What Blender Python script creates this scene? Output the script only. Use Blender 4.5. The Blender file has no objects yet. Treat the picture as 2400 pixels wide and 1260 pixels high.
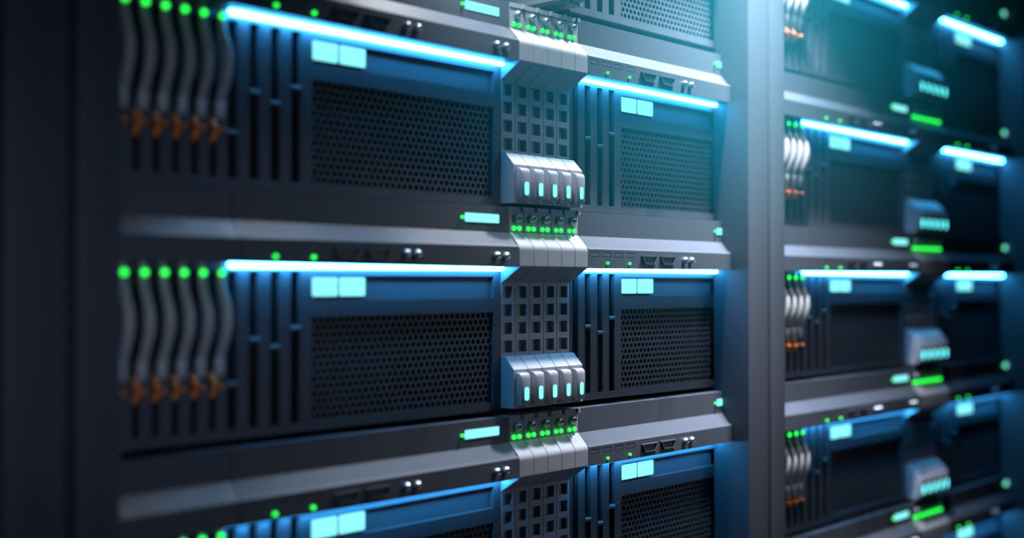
import bpy, math
from mathutils import Vector

# ------------------------------------------------------------------ frame of reference
# u runs along the row of racks, v is up (0 = lens height), w is out of the rack towards the aisle.
ZC = 1.20                    # lens height above the floor
ALPHA, PITCH, DIST, FPX = 0.7324835, 0.01217056, 0.8164188, 2947.08
PITCH_U = 0.8893             # rack to rack
SEC = 0.4226                 # left server to right server
S, L = 0.0112, 0.0240        # shelf face, lip face
VB = -0.1204                 # underside of a server, below its row's datum
UL, UR = 0.4585, 1.2650      # inner faces of the first rack's posts
M0, MP = 0.8916, 0.02092     # first plug-in module, module pitch
M1 = M0 + 5 * MP
WP = 0.047                   # front of the posts

COL = bpy.context.scene.collection


# ------------------------------------------------------------------ materials
def mat(name, base=(0.1, 0.1, 0.1), rough=0.5, metal=0.0, spec=0.5, noise=0.0, scale=60.0, emit=None, strength=1.0, coat=0.0):
    m = bpy.data.materials.new(name)
    m.use_nodes = True
    nt = m.node_tree
    b = nt.nodes['Principled BSDF']
    b.inputs['Base Color'].default_value = (*base, 1)
    b.inputs['Roughness'].default_value = rough
    b.inputs['Metallic'].default_value = metal
    b.inputs['Specular IOR Level'].default_value = spec
    if coat:
        b.inputs['Coat Weight'].default_value = coat
        b.inputs['Coat Roughness'].default_value = 0.2
    if noise:
        tc = nt.nodes.new('ShaderNodeTexCoord')
        n = nt.nodes.new('ShaderNodeTexNoise')
        n.inputs['Scale'].default_value = scale
        n.inputs['Detail'].default_value = 3
        r = nt.nodes.new('ShaderNodeMapRange')
        r.inputs['To Min'].default_value = rough - noise
        r.inputs['To Max'].default_value = rough + noise
        nt.links.new(tc.outputs['Object'], n.inputs['Vector'])
        nt.links.new(n.outputs['Fac'], r.inputs['Value'])
        nt.links.new(r.outputs['Result'], b.inputs['Roughness'])
    if emit:
        b.inputs['Emission Color'].default_value = (*emit, 1)
        b.inputs['Emission Strength'].default_value = strength
    return m


M = {
    'body': mat('graphite_painted_metal', (0.076, 0.083, 0.106), 0.48, 0, 0.35, 0.05),
    'plate': mat('graphite_panel', (0.076, 0.083, 0.106), 0.50, 0, 0.35, 0.05),
    'grill': mat('perforated_metal', (0.082, 0.087, 0.105), 0.45, 0, 0.4),
    'dark': mat('dark_interior', (0.012, 0.014, 0.018), 0.7, 0, 0.2),
    'module': mat('grey_moulded_plastic', (0.32, 0.32, 0.355), 0.42, 0, 0.4, 0.04),
    'port': mat('port_shell', (0.085, 0.09, 0.11), 0.4, 0, 0.5),
    'steel': mat('turned_steel', (0.62, 0.63, 0.68), 0.28, 0.85, 0.5),
    'screw': mat('zinc_screw', (0.34, 0.36, 0.42), 0.35, 0.5, 0.5),
    'post': mat('rack_post_paint', (0.062, 0.068, 0.086), 0.5, 0, 0.35, 0.05, 25),
    'panel': mat('rack_panel_paint', (0.050, 0.060, 0.084), 0.55, 0, 0.3, 0.05, 25),
    'cable': mat('grey_cable_sleeve', (0.38, 0.38, 0.40), 0.45, 0, 0.4),
    'ferrule': mat('cable_ferrule', (0.48, 0.48, 0.52), 0.35, 0.1, 0.5),
    'orange': mat('orange_plastic', (0.95, 0.26, 0.05), 0.4, 0, 0.4),
    'floor': mat('raised_floor_tile', (0.05, 0.055, 0.065), 0.45, 0, 0.4, 0.1, 4),
    'wall': mat('dark_wall_paint', (0.05, 0.06, 0.075), 0.8, 0, 0.2, 0.05, 3),
    'tube': mat('light_tube_glow', (0.6, 0.8, 0.9), 0.4, emit=(0.05, 0.46, 1.0), strength=48),
    'window': mat('cyan_display_glow', (0.02, 0.1, 0.1), 0.4, emit=(0.27, 1.0, 1.0), strength=1.15),
    'pill': mat('cyan_status_glow', (0.02, 0.1, 0.1), 0.4, emit=(0.12, 0.95, 1.0), strength=2.6),
    'green': mat('green_light_glow', (0.01, 0.1, 0.01), 0.4, emit=(0.018, 1.0, 0.07), strength=2.4),
}


# ------------------------------------------------------------------ mesh building
class MB:
    """Collects faces in (u, v, w) and links them as one mesh object."""

    def __init__(self, org=(0, 0, 0)):
        self.V, self.F, self.o = [], [], org

    def pt(self, u, v, w):
        self.V.append((u - self.o[0], -(w - self.o[2]), v - self.o[1]))
        return len(self.V) - 1

    def face(self, pts):
        self.F.append([self.pt(*p) for p in pts])

    def box(self, u0, u1, v0, v1, w0, w1):
        i = [self.pt(u, v, w) for w in (w0, w1) for v in (v0, v1) for u in (u0, u1)]
        for f in ((4, 5, 7, 6), (1, 0, 2, 3), (0, 4, 6, 2), (5, 1, 3, 7), (6, 7, 3, 2), (0, 1, 5, 4)):
            self.F.append([i[k] for k in f])

    def prism(self, prof, u0, u1):
        """prof: closed outline of (w, v)."""
        a = [self.pt(u0, v, w) for w, v in prof]
        b = [self.pt(u1, v, w) for w, v in prof]
        n = len(prof)
        for k in range(n):
            self.F.append([a[k], a[(k + 1) % n], b[(k + 1) % n], b[k]])
        self.F.append(list(reversed(a)))
        self.F.append(b)

    def outprism(self, prof, w0, w1):
        """prof: closed outline of (u, v), pushed out along w."""
        a = [self.pt(u, v, w0) for u, v in prof]
        b = [self.pt(u, v, w1) for u, v in prof]
        n = len(prof)
        for k in range(n):
            self.F.append([a[k], a[(k + 1) % n], b[(k + 1) % n], b[k]])
        self.F.append(list(reversed(a)))
        self.F.append(b)

    def lathe(self, u, v, w, prof, n=28):
        """prof: (radius, height along w)."""
        rings = []
        for r, h in prof:
            if r < 1e-7:
                rings.append([self.pt(u, v, w + h)])
            else:
                rings.append([self.pt(u + r * math.cos(2 * math.pi * k / n), v + r * math.sin(2 * math.pi * k / n), w + h) for k in range(n)])
        for a, b in zip(rings, rings[1:]):
            for k in range(n):
                k2 = (k + 1) % n
                if len(a) == 1 and len(b) == 1:
                    continue
                if len(b) == 1:
                    self.F.append([a[k], a[k2], b[0]])
                elif len(a) == 1:
                    self.F.append([a[0], b[k2], b[k]])
                else:
                    self.F.append([a[k], a[k2], b[k2], b[k]])

    def tube(self, path, n=16, rad=None):
        """path: (u, v, w, radius) swept with round ends."""
        P = [Vector(p[:3]) for p in path]
        rings = []
        up = Vector((1, 0, 0))
        for i, p in enumerate(P):
            t = (P[min(i + 1, len(P) - 1)] - P[max(i - 1, 0)]).normalized()
            ref = up if abs(t.dot(up)) < 0.9 else Vector((0, 1, 0))
            a = t.cross(ref).normalized()
            b = t.cross(a).normalized()
            r = path[i][3]
            rings.append([self.pt(*(p + (a * math.cos(2 * math.pi * k / n) + b * math.sin(2 * math.pi * k / n)) * r)) for k in range(n)])
        for a, b in zip(rings, rings[1:]):
            for k in range(n):
                self.F.append([a[k], a[(k + 1) % n], b[(k + 1) % n], b[k]])
        self.F.append(list(reversed(rings[0])))
        self.F.append(rings[-1])

    def plate(self, u0, u1, v0, v1, wf, back, holes=()):
        """A panel whose front is at wf, edges going back by `back`; holes: (u0, u1, v0, v1, depth, floor?)."""
        us = sorted({u0, u1, *[h[0] for h in holes], *[h[1] for h in holes]})
        vs = sorted({v0, v1, *[h[2] for h in holes], *[h[3] for h in holes]})
        us = [x for x in us if u0 - 1e-9 <= x <= u1 + 1e-9]
        vs = [x for x in vs if v0 - 1e-9 <= x <= v1 + 1e-9]
        for a, b in zip(us, us[1:]):
            run = None
            for c, d in zip(vs, vs[1:]):
                mu, mv = (a + b) / 2, (c + d) / 2
                solid = not any(h[0] < mu < h[1] and h[2] < mv < h[3] for h in holes)
                if solid:
                    run = (run[0], d) if run else (c, d)
                if (not solid or d == vs[-1]) and run:
                    self.face([(a, run[0], wf), (b, run[0], wf), (b, run[1], wf), (a, run[1], wf)])
                    run = None
        for h in holes:
            a, b, c, d, e, fl = h
            b = min(b, u1)
            w1 = wf - e
            self.face([(a, c, wf), (a, d, wf), (a, d, w1), (a, c, w1)])
            self.face([(b, d, wf), (b, c, wf), (b, c, w1), (b, d, w1)])
            self.face([(a, d, wf), (b, d, wf), (b, d, w1), (a, d, w1)])
            self.face([(b, c, wf), (a, c, wf), (a, c, w1), (b, c, w1)])
            if fl:
                self.face([(a, c, w1), (b, c, w1), (b, d, w1), (a, d, w1)])
        w1 = wf - back
        self.face([(u0, v0, wf), (u0, v1, wf), (u0, v1, w1), (u0, v0, w1)])
        self.face([(u1, v1, wf), (u1, v0, wf), (u1, v0, w1), (u1, v1, w1)])
        self.face([(u0, v1, wf), (u1, v1, wf), (u1, v1, w1), (u0, v1, w1)])
        self.face([(u1, v0, wf), (u0, v0, wf), (u0, v0, w1), (u1, v0, w1)])

    def build(self, name, material, parent=None, smooth=None, bevel=0.0, weld=True, label=None):
        me = bpy.data.meshes.new(name)
        me.from_pydata(self.V, [], self.F)
        import bmesh
        bm = bmesh.new()
        bm.from_mesh(me)
        if weld:
            bmesh.ops.remove_doubles(bm, verts=bm.verts, dist=1e-7)
        bmesh.ops.recalc_face_normals(bm, faces=bm.faces)
        if bevel:
            ed = [e for e in bm.edges if len(e.link_faces) == 2 and e.calc_face_angle(0) > 0.35]
            bmesh.ops.bevel(bm, geom=ed, offset=bevel, segments=2, affect='EDGES', profile=0.5, clamp_overlap=True)
        bm.to_mesh(me)
        bm.free()
        if smooth is not None:
            me.shade_smooth()
            try:
                me.set_sharp_from_angle(angle=math.radians(smooth))
            except Exception:
                pass
        me.materials.append(M[material])
        o = bpy.data.objects.new(name, me)
        COL.objects.link(o)
        if parent is not None:
            o.parent = parent
        if label:
            o['label'] = label
        return o


def thing(name, org):
    o = bpy.data.objects.new(name, None)
    o.empty_display_size = 0.02
    o.location = (org[0], -org[2], org[1] + ZC)
    COL.objects.link(o)
    return o


def tag(o, label, cat, group=None, kind=None):
    o['label'] = label
    o['category'] = cat
    if group:
        o['group'] = group
    if kind:
        o['kind'] = kind
    return o


def copy_thing(root, loc):
    r = root.copy()
    COL.objects.link(r)
    r.location = loc
    for ch in root.children:
        c = ch.copy()
        COL.objects.link(c)
        c.parent = r
        for g in ch.children:
            d = g.copy()
            COL.objects.link(d)
            d.parent = c
    return r


def rounded(u0, u1, v0, v1, r, n=5):
    out = []
    for cu, cv, a0 in ((u1 - r, v1 - r, 0), (u0 + r, v1 - r, 90), (u0 + r, v0 + r, 180), (u1 - r, v0 + r, 270)):
        for k in range(n + 1):
            a = math.radians(a0 + 90 * k / n)
            out.append((cu + r * math.cos(a), cv + r * math.sin(a)))
    return out


COAX = [(0.0026, 0), (0.0032, 0.0004), (0.0036, 0.0012), (0.0037, 0.0026), (0.0034, 0.0038), (0.0026, 0.0051), (0.0021, 0.0056),
        (0.0015, 0.0056), (0.0012, 0.0054), (0.0011, 0.0028), (0, 0.0028)]
LED = [(1.0, 0), (1.0, 0.0014), (0.93, 0.0019), (0.75, 0.0022), (0.4, 0.0024), (0, 0.00245)]


def led(org, u, v, w, r, parent, name='indicator_light'):
    mb = MB(org)
    mb.lathe(u, v, w, [(q * r, h) for q, h in LED], 20)
    return mb.build(name, 'green', parent, 40)


# ------------------------------------------------------------------ servers
def honeycomb(mb, u0, u1, v0, v1, w, back):
    A = 0.00704                     # cell to cell
    R, rh = A / math.sqrt(3), 0.00285   # outer corner radius, hole corner radius
    dv = A * math.sqrt(3) / 2
    rows = int(round((v1 - v0) / dv)) + 2
    j = 0
    v = v1 - 0.0030
    while v > v0 - 0.002:
        off = A / 2 if j % 2 else 0
        u = u1 - 0.0042 - off
        while u > u0 - 0.003:
            o, h = [], []
            for k in range(6):
                a = math.radians(30 + 60 * k)
                o.append((u + R * math.cos(a), v + R * math.sin(a)))
                h.append((u + rh * math.cos(a), v + rh * math.sin(a)))
            if u - A / 2 > u0 - 0.002 and u + A / 2 < u1 + 0.001:
                oi = [mb.pt(x, y, w) for x, y in o]
                hi = [mb.pt(x, y, w) for x, y in h]
                bi = [mb.pt(x, y, w - back) for x, y in h]
                for k in range(6):
                    k2 = (k + 1) % 6
                    mb.F.append([oi[k], oi[k2], hi[k2], hi[k]])
                    mb.F.append([hi[k], hi[k2], bi[k2], bi[k]])
            u -= A
        v -= dv
        j += 1


def lip_profile(front):
    return [(-0.012, 0.0742), (S, 0.0742), (S, 0.0493), (front, 0.0356), (front, 0.0165), (-0.012, 0.0165)]


def make_server(name, left):
    off = 0.0 if left else SEC
    a = 0.5736 + off                            # where the lip with ports begins
    b = M0 - 0.0004 if left else UR - 0.0006    # where the unit ends
    x0 = UL + 0.0006 if left else a + 0.0006
    org = (x0, VB, 0.0)
    root = thing(name, org)
    a = a + 0.0004
    # chassis
    mb = MB(org)
    mb.box(x0 + 0.002, b - 0.002, VB + 0.001, 0.073, -0.50, -0.0125)
    mb.build('chassis', 'dark', root)
    # bezel: shelf, slope and lip, the lip face pierced for the port grooves
    mb = MB(org)
    mb.prism(lip_profile(L - 0.002), a, b)
    usb = [(0.5766 + off + 0.02035 * k, 0.5766 + off + 0.02035 * k + 0.0146) for k in range(4)]
    holes = [(p, q, 0.0279, 0.0330, 0.0015, True) for p, q in usb]
    mb.plate(a, b, 0.0165, 0.0356, L, 0.002, holes)
    mb.face([(a, 0.0356, L), (b, 0.0356, L), (b, 0.0378, L - 0.002), (a, 0.0378, L - 0.002)])
    mb.face([(a, 0.0356, L), (a, 0.0378, L - 0.002), (a, 0.0356, L - 0.002)])
    mb.face([(b, 0.0356, L), (b, 0.0378, L - 0.002), (b, 0.0356, L - 0.002)])
    mb.build('bezel', 'body', root)
    for p, q in usb:
        mb = MB(org)
        mb.box(p + 0.0006, q - 0.0006, 0.0285, 0.0324, L - 0.0014, L - 0.0001)
        mb.build('usb_port', 'port', root)
    # face plate with slots, recess and grill opening
    sl = [0.5823 + off, 0.6028 + off, 0.6236 + off, 0.6440 + off]
    holes = [(c - 0.0047, c + 0.0047, -0.1130, 0.0107, 0.0048, False) for c in sl]
    g1 = 0.8815 + off if left else b
    holes.append((0.6622 + off, g1, -0.0131, 0.0073, 0.0045, True))
    holes.append((0.6606 + off, g1, -0.1126, -0.0268, 0.0110, False))
    bays = []
    if left:
        bays = [0.5645 - 0.0166 * k for k in range(7)]
        holes += [(c - 0.0034, c + 0.0034, -0.1130, 0.0107, 0.0048, False) for c in bays[:6]]
    mb = MB(org)
    mb.plate(x0, b, VB, 0.0164, 0.0, 0.0120, holes)
    mb.build('front_panel', 'plate', root)
    mb = MB(org)
    honeycomb(mb, 0.6606 + off, min(g1, 0.8815 + off) if left else b, -0.1126, -0.0268, -0.0030, 0.0016)
    mb.build('honeycomb_grill', 'grill', root)
    for c, v in zip(sl, (-0.0780, -0.0440, -0.0507, -0.0359)):
        mb = MB(org)
        mb.prism([(-0.0110, v - 0.0022), (0.0008, v - 0.0022), (0.0016, v - 0.0010), (0.0013, v + 0.0010), (0.0002, v + 0.0022), (-0.0110, v + 0.0022)],
                 c - 0.0048, c + 0.0048)
        mb.build('slot_latch', 'plate', root, bevel=0.0003)
    # glowing windows in the recess
    for p, q in ((0.6611 + off, 0.6882 + off), (0.6906 + off, 0.7189 + off)):
        mb = MB(org)
        mb.outprism(rounded(p, q, -0.0099, 0.0058, 0.0013, 3), -0.0004, 0.0002)
        mb.build('display_window', 'window', root)
    mb = MB(org)
    mb.box(0.6609 + off, 0.7192 + off, -0.0104, 0.0063, -0.0044, -0.0005)
    mb.build('display_mount', 'plate', root)
    # light tube under the lip
    mb = MB(org)
    ua, ub = a + 0.0015, b - 0.0008
    r = 0.0026
    path = [(ua, 0.0153, 0.0045, r * 0.25), (ua + 0.0006, 0.0153, 0.0045, r * 0.75), (ua + 0.0020, 0.0153, 0.0045, r),
            (ub - 0.0020, 0.0153, 0.0045, r), (ub - 0.0006, 0.0153, 0.0045, r * 0.75), (ub, 0.0153, 0.0045, r * 0.25)]
    mb.tube(path, 16)
    mb.build('light_tube', 'tube', root, 40)
    # lights, ports and connectors on the lip
    for u in (0.6050 + off, 0.6428 + off):
        led(org, u, 0.0217, L, 0.0015, root)
    for u in (0.6634 + off, 0.6980 + off):
        o = [(u, 0.0301), (u + 0.0280, 0.0301), (u + 0.0228, 0.0214), (u + 0.0052, 0.0214)]
        i = [(u + 0.0013, 0.0294), (u + 0.0267, 0.0294), (u + 0.0222, 0.0221), (u + 0.0058, 0.0221)]
        mb = MB(org)
        f = L + 0.0024
        for k in range(4):
            k2 = (k + 1) % 4
            mb.face([(*o[k], L), (*o[k2], L), (*o[k2], f), (*o[k], f)])
            mb.face([(*o[k], f), (*o[k2], f), (*i[k2], f), (*i[k], f)])
            mb.face([(*i[k], f), (*i[k2], f), (*i[k2], L + 0.0001), (*i[k], L + 0.0001)])
        mb.face([(*p, L + 0.0001) for p in i])
        mb.build('video_port', 'port', root)
    cx = [0.7436 + off, 0.7562 + off] + ([0.8578, 0.8705] if left else [])
    for u in cx:
        mb = MB(org)
        mb.lathe(u, 0.0265, L, COAX)
        mb.build('coaxial_connector', 'steel', root, 35)
    led(org, 0.8264 + off, 0.0617, S, 0.0013, root)
    mb = MB(org)
    mb.outprism(rounded(0.8305 + off, min(0.8766 + off, b - 0.0002), 0.0578, 0.0660, 0.0007, 3), S - 0.001, S + 0.0004)
    mb.build('status_display', 'window', root)
    if left:
        for k, c in enumerate(bays):
            lo, hi = max(c - 0.0082, x0), c + 0.0082
            mb = MB(org)
            mb.prism(lip_profile(L), lo, hi)
            mb.build('cable_bay_cover', 'body', root)
        for c in bays[:6]:
            mb = MB(org)
            v = -0.0775
            mb.tube([(c, v + 0.0090, -0.0030, 0.0018), (c, v + 0.0050, 0.0005, 0.0022), (c, v, 0.0030, 0.0023), (c, v - 0.0050, 0.0006, 0.0022), (c, v - 0.0085, -0.0025, 0.0018)], 12)
            mb.tube([(c, v, 0.0015, 0.0020), (c, v - 0.0004, 0.0085, 0.0019), (c, v - 0.0006, 0.0128, 0.0015), (c, v - 0.0006, 0.0132, 0.0006)], 12)
            mb.build('orange_lever', 'orange', root, 50, label='orange lever')
    return root


# ------------------------------------------------------------------ plug-in modules
def make_module():
    u0, u1 = M0 + 0.00045, M0 + MP - 0.00045
    org = (M0, VB, 0.0)
    root = thing('plug_in_module', org)
    d = -0.006
    prof = [(-0.30, 0.0742), (S, 0.0742), (S, 0.0495), (0.0214, 0.0386), (0.0225, 0.0373), (0.0233, 0.0360), (0.0238, 0.0346), (L, 0.0330), (L, 0.0176), (0.0237, 0.0166),
            (0.0002, 0.0015), (d, 0.0012), (d, -0.0693), (0.0055, -0.0696), (0.0167, -0.0814), (0.0167, -0.1184), (-0.30, -0.1184)]
    mb = MB(org)
    mb.prism(prof, u0, u1)
    hv = [(-0.0133, -0.0019), (-0.0308, -0.0194), (-0.0483, -0.0369), (-0.0660, -0.0543)]
    mb.plate(u0, u1, -0.0695, 0.0014, 0.0, 0.006, [(M0 + 0.0030, M0 + 0.0167, a, b, 0.0055, True) for a, b in hv])
    mb.build('housing', 'module', root)
    mb = MB(org)
    mb.box(u0, u1 - 0.0002, 0.0700, 0.0744, S, S + 0.0008)
    mb.build('top_cap', 'module', root)
    for u, v0, v1, w0, w1 in ((M0 + 0.0165, 0.0700, 0.0745, S + 0.0008, 0.0145), (M0 + 0.0165, -0.1184, -0.1152, 0.0167, 0.0174)):
        mb = MB(org)
        mb.box(u, u + 0.0036, v0, v1, w0, w1)
        mb.build('release_tab', 'module', root)
    mb = MB(org)
    mb.lathe(M0 + 0.0099, 0.0634, S, [(r * 1.08, h) for r, h in COAX])
    mb.build('screw', 'screw', root, 35)
    for x in (0.0057, 0.0136):
        led(org, M0 + x, 0.0538, S, 0.0021, root)
    h0, h1 = M0 + 0.0038, M0 + 0.0169
    mb = MB(org)
    mb.prism([(0.0160, -0.0845), (0.0190, -0.0845), (0.0208, -0.0849), (0.0222, -0.0860), (0.0230, -0.0875), (0.0233, -0.0893), (0.0233, -0.1122),
              (0.0226, -0.1142), (0.0210, -0.1154), (0.0190, -0.1158), (0.0160, -0.1158)], h0, h1)
    h = mb.build('handle', 'module', root, 25, bevel=0.0005)
    mb = MB(org)
    mb.outprism(rounded(M0 + 0.0088, M0 + 0.0139, -0.1105, -0.0983, 0.0020, 5), 0.0225, 0.0237)
    mb.build('status_light', 'pill', h)
    return root


# ------------------------------------------------------------------ cables
def make_cable():
    c = 0.5645
    org = (c, -0.069, 0.0)
    root = thing('patch_cable', org)
    mb = MB(org)
    pts = [(0.0160, 0.0085, 0.0027), (0.0070, 0.0085, 0.0028), (-0.0010, 0.0100, 0.0031), (-0.0090, 0.0135, 0.0036), (-0.0180, 0.0170, 0.0040),
           (-0.0280, 0.0180, 0.0041), (-0.0380, 0.0165, 0.0040), (-0.0460, 0.0130, 0.0038), (-0.0530, 0.0095, 0.0035), (-0.0580, 0.0080, 0.0033)]
    fine = []
    for i in range(len(pts) - 1):            # Catmull-Rom through the bends
        p0, p1, p2, p3 = pts[max(i - 1, 0)], pts[i], pts[i + 1], pts[min(i + 2, len(pts) - 1)]
        for k in range(4):
            t = k / 4
            fine.append(tuple(0.5 * (2 * p1[j] + (p2[j] - p0[j]) * t + (2 * p0[j] - 5 * p1[j] + 4 * p2[j] - p3[j]) * t * t + (3 * p1[j] - p0[j] - 3 * p2[j] + p3[j]) * t ** 3) for j in range(3)))
    fine.append(pts[-1])
    mb.tube([(c, v, w, r) for v, w, r in fine], 18)
    mb.build('sleeve', 'cable', root, 60)
    mb = MB(org)
    mb.tube([(c, -0.0555, 0.0085, 0.0034), (c, -0.0565, 0.0082, 0.0040), (c, -0.0675, 0.0072, 0.0040), (c, -0.0690, 0.0070, 0.0030)], 18)
    mb.build('ferrule', 'ferrule', root, 40, label='pale grey ferrule')
    led(org, c, 0.0087, 0.0108, 0.0023, root)
    return root


# ------------------------------------------------------------------ racks
ROWS = [{'Z': 0.4005, 'A': 0.1960, 'B': 0.0, 'C': -0.2}, {'Z': 0.3985, 'A': 0.1953, 'B': 0.0, 'C': -0.1990, 'D': -0.3985}]


def make_rack():
    org = (UL, -ZC, 0.0)
    top = 2.05 - ZC
    root = thing('server_rack', org)
    for u0, u1 in ((0.4262, UL), (UR, 1.3078)):
        mb = MB(org)
        mb.box(u0, u1, -ZC + 0.06, top - 0.04, -0.03, WP)
        mb.build('post', 'post', root, 30, bevel=0.0012)
    for u0, u1 in ((0.4262, UL), (UR, 1.3078)):
        mb = MB(org)
        mb.box(u0, u1, -ZC + 0.06, top - 0.04, -0.72, -0.0302)
        mb.build('side_panel', 'panel', root)
    mb = MB(org)
    mb.box(0.4262, 1.3078, -ZC + 0.06, top - 0.04, -0.74, -0.7202)
    mb.build('back_panel', 'panel', root)
    mb = MB(org)
    mb.box(0.4262, 1.3078, top - 0.0398, top, -0.74, WP)
    mb.build('top_panel', 'post', root, bevel=0.0012)
    mb = MB(org)
    mb.box(0.4262, 1.3078, -ZC, -ZC + 0.0598, -0.74, WP - 0.012)
    mb.build('plinth', 'post', root, bevel=0.0012)
    return root


rack = make_rack()
racks = [rack, copy_thing(rack, rack.location + Vector((PITCH_U, 0, 0))), copy_thing(rack, rack.location - Vector((PITCH_U, 0, 0)))]
for r, lab in zip(racks, ('tall graphite server rack holding the near servers left of the grey double post',
                          'tall graphite server rack in the right background behind the double post',
                          'dark server rack at the far left edge, only its post showing')):
    tag(r, lab, 'server rack', 'graphite server racks in a row')
for k, low in ((0, 'C'), (1, 'D')):
    v = ROWS[k][low] + VB
    mb = MB((UL, -ZC, 0.0))
    mb.box(UL + 0.0004, UR - 0.0004, v - 0.006, v - 0.0006, -0.60, -0.014)
    mb.build('support_shelf', 'panel', racks[k])

left_server = make_server('server', True)
right_server = make_server('server', False)
module = make_module()
cable = make_cable()

RACK = ['near rack', 'right-hand rack']
ROWNAME = [{'Z': 'row at the top edge', 'A': 'upper row', 'B': 'middle row', 'C': 'bottom row'},
           {'Z': 'topmost row', 'A': 'second row down', 'B': 'third row down', 'C': 'fourth row down', 'D': 'bottom row'}]
ORD = ['leftmost', 'second from left', 'middle', 'fourth from left', 'rightmost']
used = set()


def place(proto, du, dv):
    loc = PROTO[proto.name] + Vector((du, 0, dv))
    if proto.name not in used:
        used.add(proto.name)
        proto.location = loc
        return proto
    return copy_thing(proto, loc)


PROTO = {o.name: o.location.copy() for o in (left_server, right_server, module, cable)}

for k in (0, 1):
    for row, dv in ROWS[k].items():
        du = PITCH_U * k
        where = f'{ROWNAME[k][row]} of the {RACK[k]}'
        if (k, row) != (0, 'Z'):             # the photo shows nothing of that one
            o = place(left_server, du, dv)
            tag(o, f'grey server left of the modules, {where}', 'server', f'servers of the {RACK[k]}')
        o = place(right_server, du, dv)
        tag(o, f'grey server right of the modules, {where}', 'server', f'servers of the {RACK[k]}')
        for i in range(3 if (k, row) == (0, 'Z') else 0, 5):
            o = place(module, du + MP * i, dv)
            pos = ('second from right' if i == 3 else 'rightmost') if (k, row) == (0, 'Z') else ORD[i]
            tag(o, f'{pos} grey plug-in module, {where}', 'module', f'plug-in modules of the {RACK[k]}')
        if (k, row) in ((0, 'Z'), (1, 'D')):
            continue
        n = (3 if row == 'C' else 6) if k == 0 else 4
        for i in range(n):
            o = place(cable, du - 0.0166 * i, dv)
            pos = ['closest to the slots', 'second left of the slots', 'third left of the slots', 'fourth left of the slots', 'fifth left of the slots', 'furthest left'][i]
            tag(o, f'bowed grey cable {pos}, {where}', 'cable', f'grey cables of the {RACK[k]}')

# ------------------------------------------------------------------ room
U0, U1, W0, W1, CE = -1.6, 4.2, -1.1, 1.9, 2.75


def struct(name, m, *box):
    mb = MB()
    mb.o = (0, -ZC, 0)
    mb.box(*box)
    o = mb.build(name, m)
    o['kind'] = 'structure'
    return o


struct('floor', 'floor', U0, U1, -ZC - 0.1, -ZC, W0, W1)
struct('ceiling', 'wall', U0, U1, CE - ZC, CE - ZC + 0.1, W0, W1)
struct('wall_back', 'wall', U0, U1, -ZC, CE - ZC, W0 - 0.1, W0)
struct('wall_front', 'wall', U0, U1, -ZC, CE - ZC, W1, W1 + 0.1)
struct('wall_left', 'wall', U0 - 0.1, U0, -ZC, CE - ZC, W0, W1)
struct('wall_right', 'wall', U1, U1 + 0.1, -ZC, CE - ZC, W0, W1)


# ------------------------------------------------------------------ lights
def area(name, u, v, w, tu, tv, tw, size, power, color, spread=180):
    ld = bpy.data.lights.new(name, 'AREA')
    ld.shape = 'DISK'
    ld.size = size
    ld.energy = power
    ld.color = color
    ld.spread = math.radians(spread)
    o = bpy.data.objects.new(name, ld)
    p = Vector((u, -w, v + ZC))
    o.location = p
    o.rotation_euler = (Vector((tu, -tw, tv + ZC)) - p).to_track_quat('-Z', 'Y').to_euler()
    COL.objects.link(o)
    return o


area('aisle_lamp', 1.28, 0.72, 0.33, 1.28, 0.0, 0.03, 0.08, 0.85, (0.84, 0.91, 1.0), 88)
area('overhead_lamp', 1.27, 0.72, 0.115, 1.27, 0.0, 0.02, 0.06, 9.5, (0.86, 0.92, 1.0), 78)
area('upper_row_fill', 0.84, 0.42, 0.055, 0.84, 0.0, 0.02, 0.06, 0.62, (0.88, 0.93, 1.0), 96)  # added unseen fill, only brightens the left slopes of the upper row
area('aisle_fill_lamp', 1.75, 0.15, 1.0, 1.25, -0.1, 0.0, 0.4, 0.2, (0.68, 0.82, 1.0), 50)
area('side_fill_lamp', 0.05, 0.05, 1.05, 0.50, -0.02, 0.0, 0.4, 0.11, (0.60, 0.75, 1.0), 30)

world = bpy.data.worlds.new('server_room_air')
bpy.context.scene.world = world
world.use_nodes = True
nt = world.node_tree
nt.nodes['Background'].inputs['Color'].default_value = (0.01, 0.015, 0.02, 1)
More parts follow.
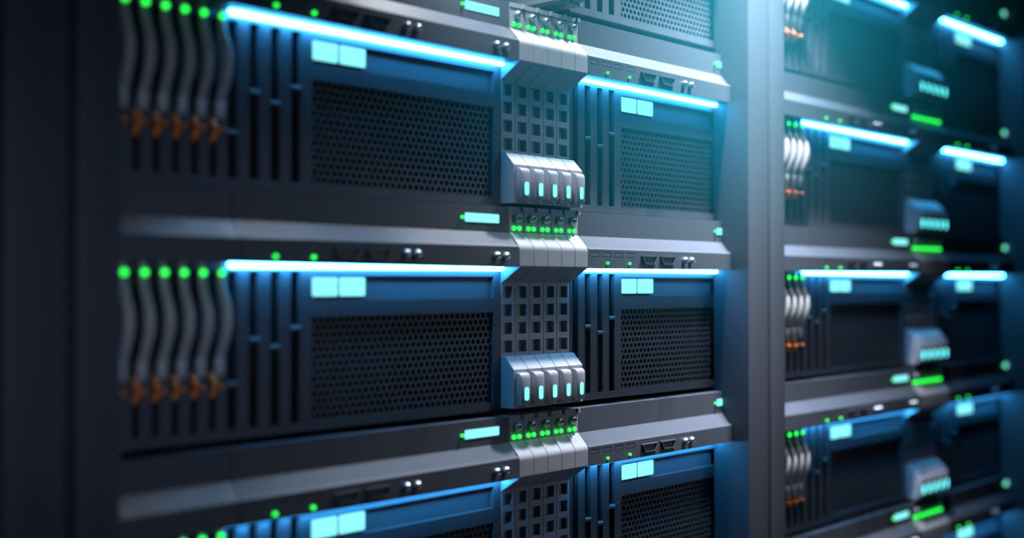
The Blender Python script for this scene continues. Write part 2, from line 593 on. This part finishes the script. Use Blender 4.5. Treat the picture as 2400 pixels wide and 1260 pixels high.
# a soft cloud of haze hangs in the air under the aisle lamp
geo = nt.nodes.new('ShaderNodeNewGeometry')
dist = nt.nodes.new('ShaderNodeVectorMath')
dist.operation = 'DISTANCE'
HC = (0.98, 0.33, 0.15)
dist.inputs[1].default_value = (HC[0], -HC[2], HC[1] + ZC)
nt.links.new(geo.outputs['Position'], dist.inputs[0])
fall = nt.nodes.new('ShaderNodeMapRange')
fall.interpolation_type = 'SMOOTHERSTEP'
fall.inputs['From Min'].default_value = 0.0
fall.inputs['From Max'].default_value = 0.44
fall.inputs['To Min'].default_value = 0.72
fall.inputs['To Max'].default_value = 0.0
nt.links.new(dist.outputs['Value'], fall.inputs['Value'])
vs = nt.nodes.new('ShaderNodeVolumeScatter')
vs.inputs['Color'].default_value = (0.03, 0.68, 0.86, 1)
nt.links.new(fall.outputs['Result'], vs.inputs['Density'])
va = nt.nodes.new('ShaderNodeVolumeAbsorption')
va.inputs['Color'].default_value = vs.inputs['Color'].default_value
nt.links.new(fall.outputs['Result'], va.inputs['Density'])
mix = nt.nodes.new('ShaderNodeAddShader')
nt.links.new(vs.outputs['Volume'], mix.inputs[0])
nt.links.new(va.outputs['Volume'], mix.inputs[1])
nt.links.new(mix.outputs['Shader'], nt.nodes['World Output'].inputs['Volume'])
world.cycles.volume_step_size = 0.2

# ------------------------------------------------------------------ camera
cd = bpy.data.cameras.new('camera')
cam = bpy.data.objects.new('camera', cd)
COL.objects.link(cam)
cam.location = (0, -DIST, ZC)
cam.rotation_euler = (math.pi / 2 + PITCH, 0, ALPHA - math.pi / 2)
cd.sensor_width = 36
cd.lens = 36 * FPX / 2400
cd.clip_start = 0.01
cd.dof.use_dof = True
cd.dof.focus_distance = 1.295
cd.dof.aperture_fstop = 1.85
sc = bpy.context.scene
sc.camera = cam
sc.view_settings.view_transform = 'Standard'
sc.view_settings.look = 'None'
sc.view_settings.exposure = 0
sc.view_settings.gamma = 1
sc.cycles.max_bounces = 4
sc.cycles.diffuse_bounces = 2
sc.cycles.glossy_bounces = 2
sc.cycles.volume_bounces = 0
sc.cycles.caustics_reflective = False
sc.cycles.caustics_refractive = False
